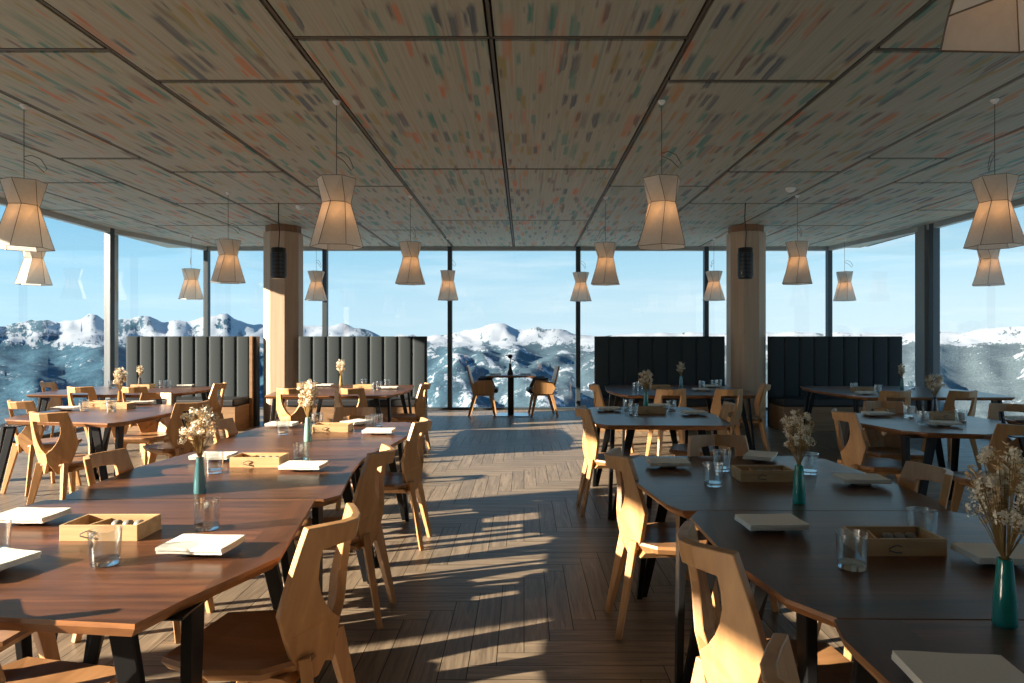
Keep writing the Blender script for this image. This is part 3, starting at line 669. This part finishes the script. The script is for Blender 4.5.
CHAIRS = [  # x, y, heading of the seat (degrees, 0 = away from the camera), label
 (-0.82, 2.16, 81, 'left row', 'oak chair nearest on the aisle side of the left row, its back to the aisle'),
 (-.955, 3.42, 89, 'left row', 'oak chair second from the front on the aisle side of the left row'),
 (-0.935, 4.64, 88, 'left row', 'oak chair third from the front on the aisle side of the left row'),
 (-1.36, 5.25, 178, 'left row', 'pale oak chair at the far end of the left row, facing the camera'),
 (-1.36, 1.77, -12, 'left row', 'oak chair under the near edge of the nearest left table, only its striped seat showing'),
 (-1.86, 2.3, -90, 'left row', 'oak chair at the left picture edge beside the nearest left table'),
 (-1.78, 3.28, -88, 'left row', 'oak chair on the window side of the second left-row table, top rail just above it'),
 (-1.81, 4.62, -86, 'left row', 'oak chair on the window side of the farthest left-row table'),
 (-3.56, 5.38, -8, 'orange vase table', 'turned oak chair at the near side of the orange-vase table, its back fully in view'),
 (-4.43, 6.32, -20, 'orange vase table', 'oak chair at the window side of the orange-vase table'),
 (-3.1, 6.1, 60, 'orange vase table', 'oak chair at the right side of the orange-vase table, broad side of its back lit'),
 (-3.76, 6.78, 180, 'orange vase table', 'sunlit oak chair on the far side of the orange-vase table, facing the camera'),
 (-5.13, 8.15, -5, 'leftmost booth', 'oak chair at the near side of the leftmost booth table, left of another'),
 (-4.52, 8.15, -4, 'leftmost booth', 'oak chair at the near side of the leftmost booth table, behind the orange vase'),
 (-6.06, 9.05, -30, 'leftmost booth', 'oak chair at the window end of the leftmost booth table'),
 (-4.05, 8.58, 92, 'leftmost booth', 'oak chair at the right end of the leftmost booth table'),
 (-2.63, 7.94, 0, 'second booth', 'oak chair left of the mint vase, back to camera, at the second booth table'),
 (-1.97, 7.94, 0, 'second booth', 'oak chair right of the mint vase, back to camera, at the second booth table'),
 (-1.47, 8.5, 88, 'second booth', 'oak chair at the aisle end of the second booth table'),
 (0.72, 5.5, -88, 'lone right table', 'oak chair on the aisle side of the lone dark table, lower half sunlit'),
 (1.52, 5.95, 72, 'lone right table', 'oak chair at the right of the lone dark table'),
 (1.1, 8.35, -88, 'third booth', 'oak chair at the aisle end of the third booth table'),
 (1.62, 7.8, 3, 'third booth', 'oak chair, back to camera, left one at the third booth table'),
 (2.22, 7.76, 12, 'third booth', 'oak chair, back to camera, right one at the third booth table'),
 (2.71, 8.4, 78, 'third booth', 'oak chair at the right end of the third booth table, before the right column'),
 (1.10, 3.66, 180, 'front right row', 'oak chair at the far end of the front right row, facing the camera'),
 (0.7, 3.31, -88, 'front right row', 'oak chair second on the aisle side of the front right row, sunlit edge'),
 (0.735, 1.93, -82, 'front right row', 'large foreground oak chair on the aisle side of the front right row'),
 (0.7, 1.12, -88, 'front right row', 'grey-looking chair top cut by the bottom edge, right of the large foreground chair'),
 (1.50, 2.92, 88, 'front right row', 'oak chair on the window side of the front right row, top rail above the table'),
 (2.68, 5.25, -88, 'blue vase table', 'oak chair at the left of the dark-blue-vase table, broad warm back'),
 (3.14, 5.82, 170, 'blue vase table', 'greyish oak chair at the far side of the dark-blue-vase table'),
 (3.2, 4.66, 6, 'blue vase table', 'oak chair at the near right of the dark-blue-vase table, near the picture edge'),
 (4.02, 5.58, 150, 'edge table', 'dark-looking oak chair behind the table at the right picture edge'),
 (3.97, 7.52, 0, 'rightmost booth', 'oak chair, back to camera, left one at the rightmost booth table'),
 (4.67, 7.52, 6, 'rightmost booth', 'oak chair, back to camera, right one at the rightmost booth table'),
]
chair0 = make_chair()
for i, (x, y, a, g, lab) in enumerate(CHAIRS):
    gg = 'oak dining chairs'
    if i == 0: chair0.location = (x, y, 0); chair0.rotation_euler = (0, 0, R(a)); tag(chair0, lab, group=gg)
    else: dup(chair0, (x, y, 0), R(a), lab, gg)

def make_armchair():
    t = thing('armchair', 'x', 'chair')
    m = MB(); m.hexa([(-.21, -.20, .40), (.21, -.20, .40), (.23, -.165, .40), (-.23, -.165, .40)][::1], [(-.20, -.32, .90), (.20, -.32, .90), (.20, -.29, .90), (-.20, -.29, .90)]); m.build('backrest', M['oak'], t, bevel=.004)
    for s in (-1, 1):
        m = MB(); a = [(-.17, .40), (.16, .41), (.20, .48), (.12, .66), (-.16, .62), (-.23, .52)]
        m.hexa([(s*.235, y, z) for y, z in a], [(s*.265, y, z) for y, z in a]); m.build('side_panel', M['oak'], t, bevel=.003)
        m = MB(); m.box(*sorted((s*.215, s*.285)), -.10, .16, .655, .698); m.build('arm_pad', M['leather'], t, bevel=.012)
        m = MB(); m.bar((s*.23, -.16, .40), (s*.24, -.27, 0), .05, .06, .03, .035); m.build('leg', M['oak'], t, bevel=.003)
        m = MB(); m.bar((s*.23, .12, .40), (s*.24, .20, 0), .05, .06, .03, .035); m.build('leg', M['oak'], t, bevel=.003)
    m = MB(); m.box(-.225, .225, -.18, .25, .42, .50); m.build('seat_cushion', M['leather'], t, bevel=.02)
    m = MB(); m.box(-.225, .225, -.18, .18, .37, .418); m.build('seat_frame', M['oak'], t, bevel=.003)
    return t
ac = make_armchair(); ac.location = (-.72, 12.45, 0); ac.rotation_euler = (0, 0, R(-90)); tag(ac, 'sunlit wooden armchair with dark cushions, left of the small far-window table', group='far-window armchairs')
dup(ac, (.31, 12.45, 0), R(96), 'wooden armchair with dark cushions, right of the small far-window table')

# ------------------------------------------------------------------ tableware
def make_glass():
    m = MB(); m.lathe([(0, .0), (.036, 0), (.0385, .004), (.0435, .10), (.0412, .10), (.038, .017)], 30)
    m.lathe([(0, .002), (.0365, .002), (.0372, .008), (.0372, .0165), (.02, .014), (0, .0135)], 30, mi=1)
    o = m.build('water_glass', [M['tumbler'], M['tumbler_base']], smooth=True)
    return o
def make_napkin():
    m = MB(); nx, ny = 13, 7; w, d = .200, .145
    for lay, z in ((0, 0), (1, .0095)):
        top = []; 
        def P(i, j, up):
            x = -w/2+w*i/(nx-1); y = -d/2+d*j/(ny-1)-(.004 if lay else 0)
            r = math.hypot(x/1.0, y)
            zz = z+(.009 if up else 0)-.05*max(0, abs(x)-.075)**1.3*.9 + .0012*math.sin(x*40+lay)*math.cos(y*31)
            return (x, y, max(zz, -.010+z+(.009 if up else 0)))
        vs = [P(i, j, u) for u in (0, 1) for j in range(ny) for i in range(nx)]
        fs = []; T = nx*ny
        for j in range(ny-1):
            for i in range(nx-1):
                a = j*nx+i; fs += [(a, a+nx, a+nx+1, a+1), (T+a, T+a+1, T+a+nx+1, T+a+nx)]
        for i in range(nx-1):
            fs += [(i, i+1, T+i+1, T+i)]; a = (ny-1)*nx+i; fs += [(a+1, a, T+a, T+a+1)]
        for j in range(ny-1):
            a = j*nx; fs += [(a+nx, a, T+a, T+a+nx)]; a = j*nx+nx-1; fs += [(a, a+nx, T+a+nx, T+a)]
        m.add(vs, fs)
    return m.build('folded_napkin', M['linen'], smooth=True)
def make_plate():
    m = MB(); m.lathe([(0, 0), (.038, 0), (.042, .003), (.064, .012), (.066, .015), (.062, .0155), (.043, .006), (0, .005)], 30)
    return m.build('side_plate', M['china'], smooth=True)
def make_box():
    t = thing('condiment_box', 'x', 'box'); w, d, h, k = .125, .0725, .052, .009
    m = MB(); m.box(-w, w, -d, -d+k, 0, h); m.box(-w, w, d-k, d, 0, h); m.box(-w, -w+k, -d+k, d-k, 0, h); m.box(w-k, w, -d+k, d-k, 0, h); m.box(-w+k, w-k, -d+k, d-k, 0, .006)
    bd_ = m.build('body', M['box_wood'], t, bevel=.0015)
    m = MB(); m.hexa([(-w+k, -d+k, .006), (-w+.06, -d+k, .006), (-w+.085, d-k, .006), (-w+.079, d-k, .006)], [(-w+.052, -d+k, h-.012), (-w+.06, -d+k, h-.012), (-w+.085, d-k, h-.012), (-w+.079, d-k, h-.012)]); m.build('divider', M['box_wood'], bd_)
    m = MB(); m.tube([(-.01, -d-.001, .03), (-.03, -d-.008, .036), (-.052, -d-.010, .027), (-.052, -d-.010, .020), (-.03, -d-.008, .014), (-.01, -d-.001, .012)], .0022, 6); m.build('strap_loop', M['cord'], bd_, smooth=True)
    m = MB()
    for q in range(3): m.lathe([(0, .007), (.017, .007), (.018, .032), (.012, .040), (0, .041)], 12, (.0+q*.037, .03, 0))
    m.build('condiments', M['condiment'], t, smooth=True)
    return t
def make_vase(mat):
    m = MB(); m.lathe([(0, 0), (.024, 0), (.0255, .004), (.0255, .012), (.024, .05), (.0185, .115), (.0155, .145), (.0165, .15), (.0135, .15), (.014, .14), (.0, .05)], 20)
    return m.build('bud_vase', mat, smooth=True)
def make_bouquet(seed, spread=.075, tall=.26, n=46):
    rnd = random.Random(seed); t = thing('dried_flower_bouquet', 'x', 'dried flowers')
    st = MB(); bl = MB(); tn = MB()
    for k in range(n):
        a = rnd.random()*2*PI; sp = spread*math.sqrt(rnd.random()); hh = tall*(.36+.64*rnd.random())*(1-.25*sp/spread)
        p0 = Vector((rnd.uniform(-.005, .005), rnd.uniform(-.005, .005), -.07)); p1 = Vector((.007*math.cos(a), .007*math.sin(a), .005)); p2 = Vector((sp*.55*math.cos(a), sp*.55*math.sin(a), hh*.55)); p3 = Vector((sp*math.cos(a), sp*math.sin(a), hh))
        st.tube([p0, p1, p2, p3], .0011, 3)
        kind = rnd.random(); tgt = bl if kind < .62 else tn
        if kind < .5:      # fluffy round head
            R_ = rnd.uniform(.013, .024)
            for q in range(60):
                d = Vector((rnd.gauss(0, 1), rnd.gauss(0, 1), rnd.gauss(0, 1))).normalized(); c = p3+d*R_*rnd.uniform(.5, 1); s = rnd.uniform(.003, .0055)
                u = d.orthogonal().normalized()*s; v = d.cross(u).normalized()*s
                tgt.add([c-u, c+v*.6+d*s*.4, c+u, c-v*.6-d*s*.3], [(0, 1, 2, 3)])
        else:               # feathery spike along the upper stem
            for q in range(26):
                f = rnd.uniform(.35, 1.08); c = p2.lerp(p3, f) if f > 0 else p2; d = Vector((rnd.gauss(0, 1), rnd.gauss(0, 1), rnd.uniform(0, 1.2))).normalized(); ln = rnd.uniform(.008, .02); wd = rnd.uniform(.0018, .0045)
                u = d.orthogonal().normalized()*wd
                tgt.add([c, c+d*ln*.5+u, c+d*ln, c+d*ln*.5-u], [(0, 1, 2, 3)])
    st.build('stems', M['stem'], t); tag(bl.build('flower_heads', M['bloom'], t, fixn=False), kind='stuff'); tag(tn.build('seed_heads', M['bloom_tan'], t, fixn=False), kind='stuff')
    return t

def clampt(key, p, mg=.05):
    x0, x1, y0, y1 = TABLES[key]
    return Vector((max(x0+mg, min(x1-mg, p.x)), max(y0+mg, min(y1-mg, p.y)), TZ))
TN = {'A': 'nearest left-row table', 'B': 'second left-row table', 'C': 'farthest left-row table', 'D': 'orange-vase table at the left', 'E': 'leftmost booth table', 'F': 'table before the second booth', 'G': 'table before the third booth', 'H': 'lone dark table right of the aisle', 'I': 'farthest front right table', 'J': 'middle front right table', 'K': 'bottom right corner table', 'L': 'dark-blue-vase table at the right', 'M': 'rightmost booth table', 'N': 'table at the right edge'}
gl0 = make_glass(); used_g = [False]
def glass(key, px, py, where):
    p = clampt(key, at(px, py, TZ)); lab = 'clear water glass '+where+', '+TN[key]
    if not used_g[0]: o = gl0; used_g[0] = True
    else: o = gl0.copy(); COL.objects.link(o)
    o.location = p; tag(o, lab, 'glass', 'water glasses on the tables')
np0 = make_napkin(); pl0 = make_plate(); used_n = [False]
def napkin(key, px, py, rz, where):
    p = clampt(key, at(px, py, TZ), .1)
    if not used_n[0]: o, q = np0, pl0; used_n[0] = True
    else: o = np0.copy(); COL.objects.link(o); q = pl0.copy(); COL.objects.link(q)
    q.location = p; o.location = p+Vector((0, 0, .0158)); o.rotation_euler = (0, 0, R(rz))
    tag(o, 'folded cream napkin '+where+', '+TN[key], 'napkin', 'folded napkins on side plates'); tag(q, 'small plate under the napkin '+where+', '+TN[key], 'plate', 'side plates under napkins')
bx0 = make_box(); used_b = [False]
def box(key, px, py, rz, where):
    p = clampt(key, at(px, py, TZ), .13); lab = where+', '+TN[key]
    if not used_b[0]: bx0.location = p; bx0.rotation_euler = (0, 0, R(rz)); tag(bx0, lab, group='wooden condiment boxes'); used_b[0] = True
    else: dup(bx0, p, R(rz), lab, 'wooden condiment boxes')
bq = [make_bouquet(1, .070, .25), make_bouquet(2, .058, .26, 56), make_bouquet(3, .070, .29, 64)]; used_q = [0, 0, 0]; vz = {}
def vase(key, px, py, col, k, s=1.0, h=None, desc=None, cname=None):
    p = clampt(key, at(px, py, TZ), .03)
    if col not in vz: vz[col] = o = make_vase(VM[col])
    else: o = vz[col].copy(); COL.objects.link(o)
    o.location = p; o.scale = (1, 1, s); cn_ = cname or col
    tag(o, cn_+' bud vase holding dried flowers, '+TN[key], 'vase', 'bud vases on the tables')
    loc = p+Vector((0, 0, .15*s-.0)); lab = (desc or 'dried cream flowers')+' in the '+cn_+' vase, '+TN[key]
    if not used_q[k]: used_q[k] = 1; r = bq[k]; r.location = loc; tag(r, lab, group='dried bouquets in vases')
    else: r = dup(bq[k], loc, random.random()*6, lab, 'dried bouquets in vases')
    if h: r.scale = (h, h, h)

# nearest left-row table
napkin('A', 202, 552, -4, 'right of the box'); napkin('A', 30, 522, -2, 'left of the box'); napkin('A', -14, 572, 74, 'at the left picture edge')
glass('A', 207, 529, 'beside the teal vase'); glass('A', 105, 564, 'in front of the box'); glass('A', -6, 556, 'at the left picture edge')
box('A', 112, 535, 0, 'pale wooden open box with strap loop')
# second left-row table
vase('B', 200, 493, 'blue', 0, desc='airy dried flowers', cname='blue-green', h=1.0)
napkin('B', 304, 470, -2, 'right of the box'); napkin('B', 214, 460, 0, 'behind the blue-green vase')
glass('B', 301, 462, 'right of the box'); glass('B', 214, 473, 'left of the box')
box('B', 260, 465, 0, 'pale wooden box lit from the side')
# farthest left-row table
vase('C', 308, 441, 'mint', 1, desc='full dried cream flowers', h=1.0)
glass('C', 283, 434.5, 'left of the mint vase'); glass('C', 371.5, 430, 'right of the box'); glass('C', 377, 428, 'at the right, behind another'); glass('C', 317, 426.5, 'behind the mint vase')
box('C', 333, 431, 0, 'pale wooden box beside the mint vase')
napkin('C', 379, 434, 0, 'front right'); napkin('C', 282, 427, 0, 'back left'); napkin('C', 356, 425, 60, 'behind the box')
# orange-vase table
vase('D', 120, 405.5, 'orange', 1, .95, desc='dried cream flowers', h=.95)
box('D', 118, 408.5, 0, 'pale wooden box before the vase'); box('D', 100, 406.5, 0, 'pale wooden box behind the left glass')
glass('D', 84, 410.5, 'left'); glass('D', 111, 411.5, 'before the box')
napkin('D', 66, 410.5, 10, 'left corner'); napkin('D', 149, 403.5, 20, 'right side')
# leftmost booth table
vase('E', 148, 385.5, 'grey', 2, .85, h=.62, desc='dried white flowers'); box('E', 143, 388, 0, 'pale wooden box by the grey vase')
glass('E', 112, 388, 'left, behind the orange vase'); glass('E', 162, 388, 'right of the box'); glass('E', 168, 387.5, 'farther right of the box')
napkin('E', 193, 386, 0, 'right end')
# second booth table
vase('F', 341, 386, 'amber', 1, .95, cname='amber', h=.95); box('F', 364, 388.5, 0, 'pale wooden box right of the vase'); box('F', 306, 386.5, 0, 'pale wooden box left of the vase')
glass('F', 304, 388.5, 'left end'); glass('F', 312.5, 388, 'second from the left end'); glass('F', 364, 386, 'behind the right box'); glass('F', 375, 390, 'right of the right box'); glass('F', 379, 389, 'among three at the right'); glass('F', 387, 386.5, 'right end')
napkin('F', 325, 386.5, 0, 'middle'); napkin('F', 390, 389, 0, 'right end')
# third booth table
vase('G', 681, 388.4, 'blue', 2, 1.1, cname='blue-green', h=.72); box('G', 660, 389, 0, 'wooden box left of the vase')
glass('G', 636, 390.5, 'left end'); glass('G', 640, 389, 'second from the left end'); glass('G', 702, 388.5, 'right of the vase'); glass('G', 714, 387.5, 'right, before another'); glass('G', 719, 387, 'far right')
napkin('G', 701, 391, 0, 'right of the vase'); napkin('G', 711, 387.5, 0, 'far right')
# lone dark table
vase('H', 646, 407, 'teal', 0, 1.0, h=.95, desc='airy dried flowers')
glass('H', 628, 410.5, 'left of the box'); glass('H', 633.5, 415.5, 'before the box at the left'); glass('H', 671.5, 411.5, 'right of the box')
box('H', 650, 413, 0, 'brown wooden box before the vase'); napkin('H', 609, 411, 0, 'left'); napkin('H', 694, 415, 0, 'right'); napkin('H', 656, 406, 0, 'behind the box')
# farthest front right table
vase('I', 799, 503, 'teal', 2, 1.0, h=.82, desc='cream feathery dried flowers')
glass('I', 713, 486, 'left, nearest'); glass('I', 722, 471, 'left, behind another'); glass('I', 809, 474, 'behind the teal vase')
box('I', 763, 479, 0, 'brown wooden box left of the vase'); napkin('I', 668, 467, 0, 'left corner'); napkin('I', 760, 460, 62, 'behind the box'); napkin('I', 861, 484, -4, 'right')
# middle front right table
napkin('J', 771, 529, 3, 'left corner'); glass('J', 852, 568, 'before the box'); glass('J', 922, 541, 'behind the box'); box('J', 892, 549, 0, 'brown wooden box'); napkin('J', 1000, 562, -4, 'right, behind the near vase')
# nearest front right table
vase('K', 1000, 622, 'teal', 2, 1.0, h=.98, desc='large blurred cream dried flowers'); napkin('K', 965, 688, -6, 'front')
# right hand tables
vase('L', 932, 413, 'navy', 0, .95, cname='dark blue', h=.95, desc='tan dried flowers')
glass('L', 909, 418, 'left of the box'); glass('L', 923, 424.5, 'before the box'); glass('L', 961, 422.5, 'right of the box'); box('L', 944, 418.5, 0, 'brown wooden box'); napkin('L', 877, 416, 0, 'left'); napkin('L', 944, 426, -14, 'front')
vase('M', 902, 389, 'green', 1, 1.0, h=.75, desc='tan dried flowers'); glass('M', 854, 391, 'left of the box'); glass('M', 878, 393, 'right of the box'); glass('M', 912, 389, 'right of the vase'); box('M', 863, 391.5, 0, 'brown wooden box'); napkin('M', 866, 394.5, 0, 'before the box')
napkin('N', 1006, 421, 0, 'left side')

# dark figure and items on the small table at the far window
t = thing('dark_vase', 'dark slender vase with a dark bloom on the small far-window table', 'vase', (-.25, 12.4, TZ))
m = MB(); m.lathe([(0, 0), (.05, 0), (.055, .03), (.03, .12), (.022, .20), (.026, .21), (0, .21)], 16); m.build('body', M['bronze'], t, smooth=True)
m = MB(); m.tube([(0, 0, .2), (.01, 0, .3), (0, 0, .36)], .008, 6); m.lathe([(0, .29), (.03, .31), (.05, .345), (.03, .375), (0, .38)], 10); m.tube([(.0, 0, .30), (.08, 0, .27), (.09, 0, .25)], .008, 6); m.tube([(0, 0, .33), (-.07, 0, .36), (-.08, 0, .34)], .009, 6); m.build('bloom', M['bronze'], t, smooth=True)
def flat_napkin(x, mat, lab):
    o = np0.copy(); COL.objects.link(o); o.location = (x, 12.40, TZ+.011); o.rotation_euler = (0, 0, 0); tag(o, lab, 'napkin', 'folded napkins on side plates')
flat_napkin(-.52, None, 'folded napkin on the small far-window table, left of the dark vase')
flat_napkin(.03, None, 'folded napkin on the small far-window table, right of the dark vase')
for x, w in ((-.36, 'left'), (-.13, 'right')):
    o = gl0.copy(); COL.objects.link(o); o.location = (x, 12.5, TZ); tag(o, 'water glass just '+w+' of the dark vase on the far-window table', 'glass', 'water glasses on the tables')
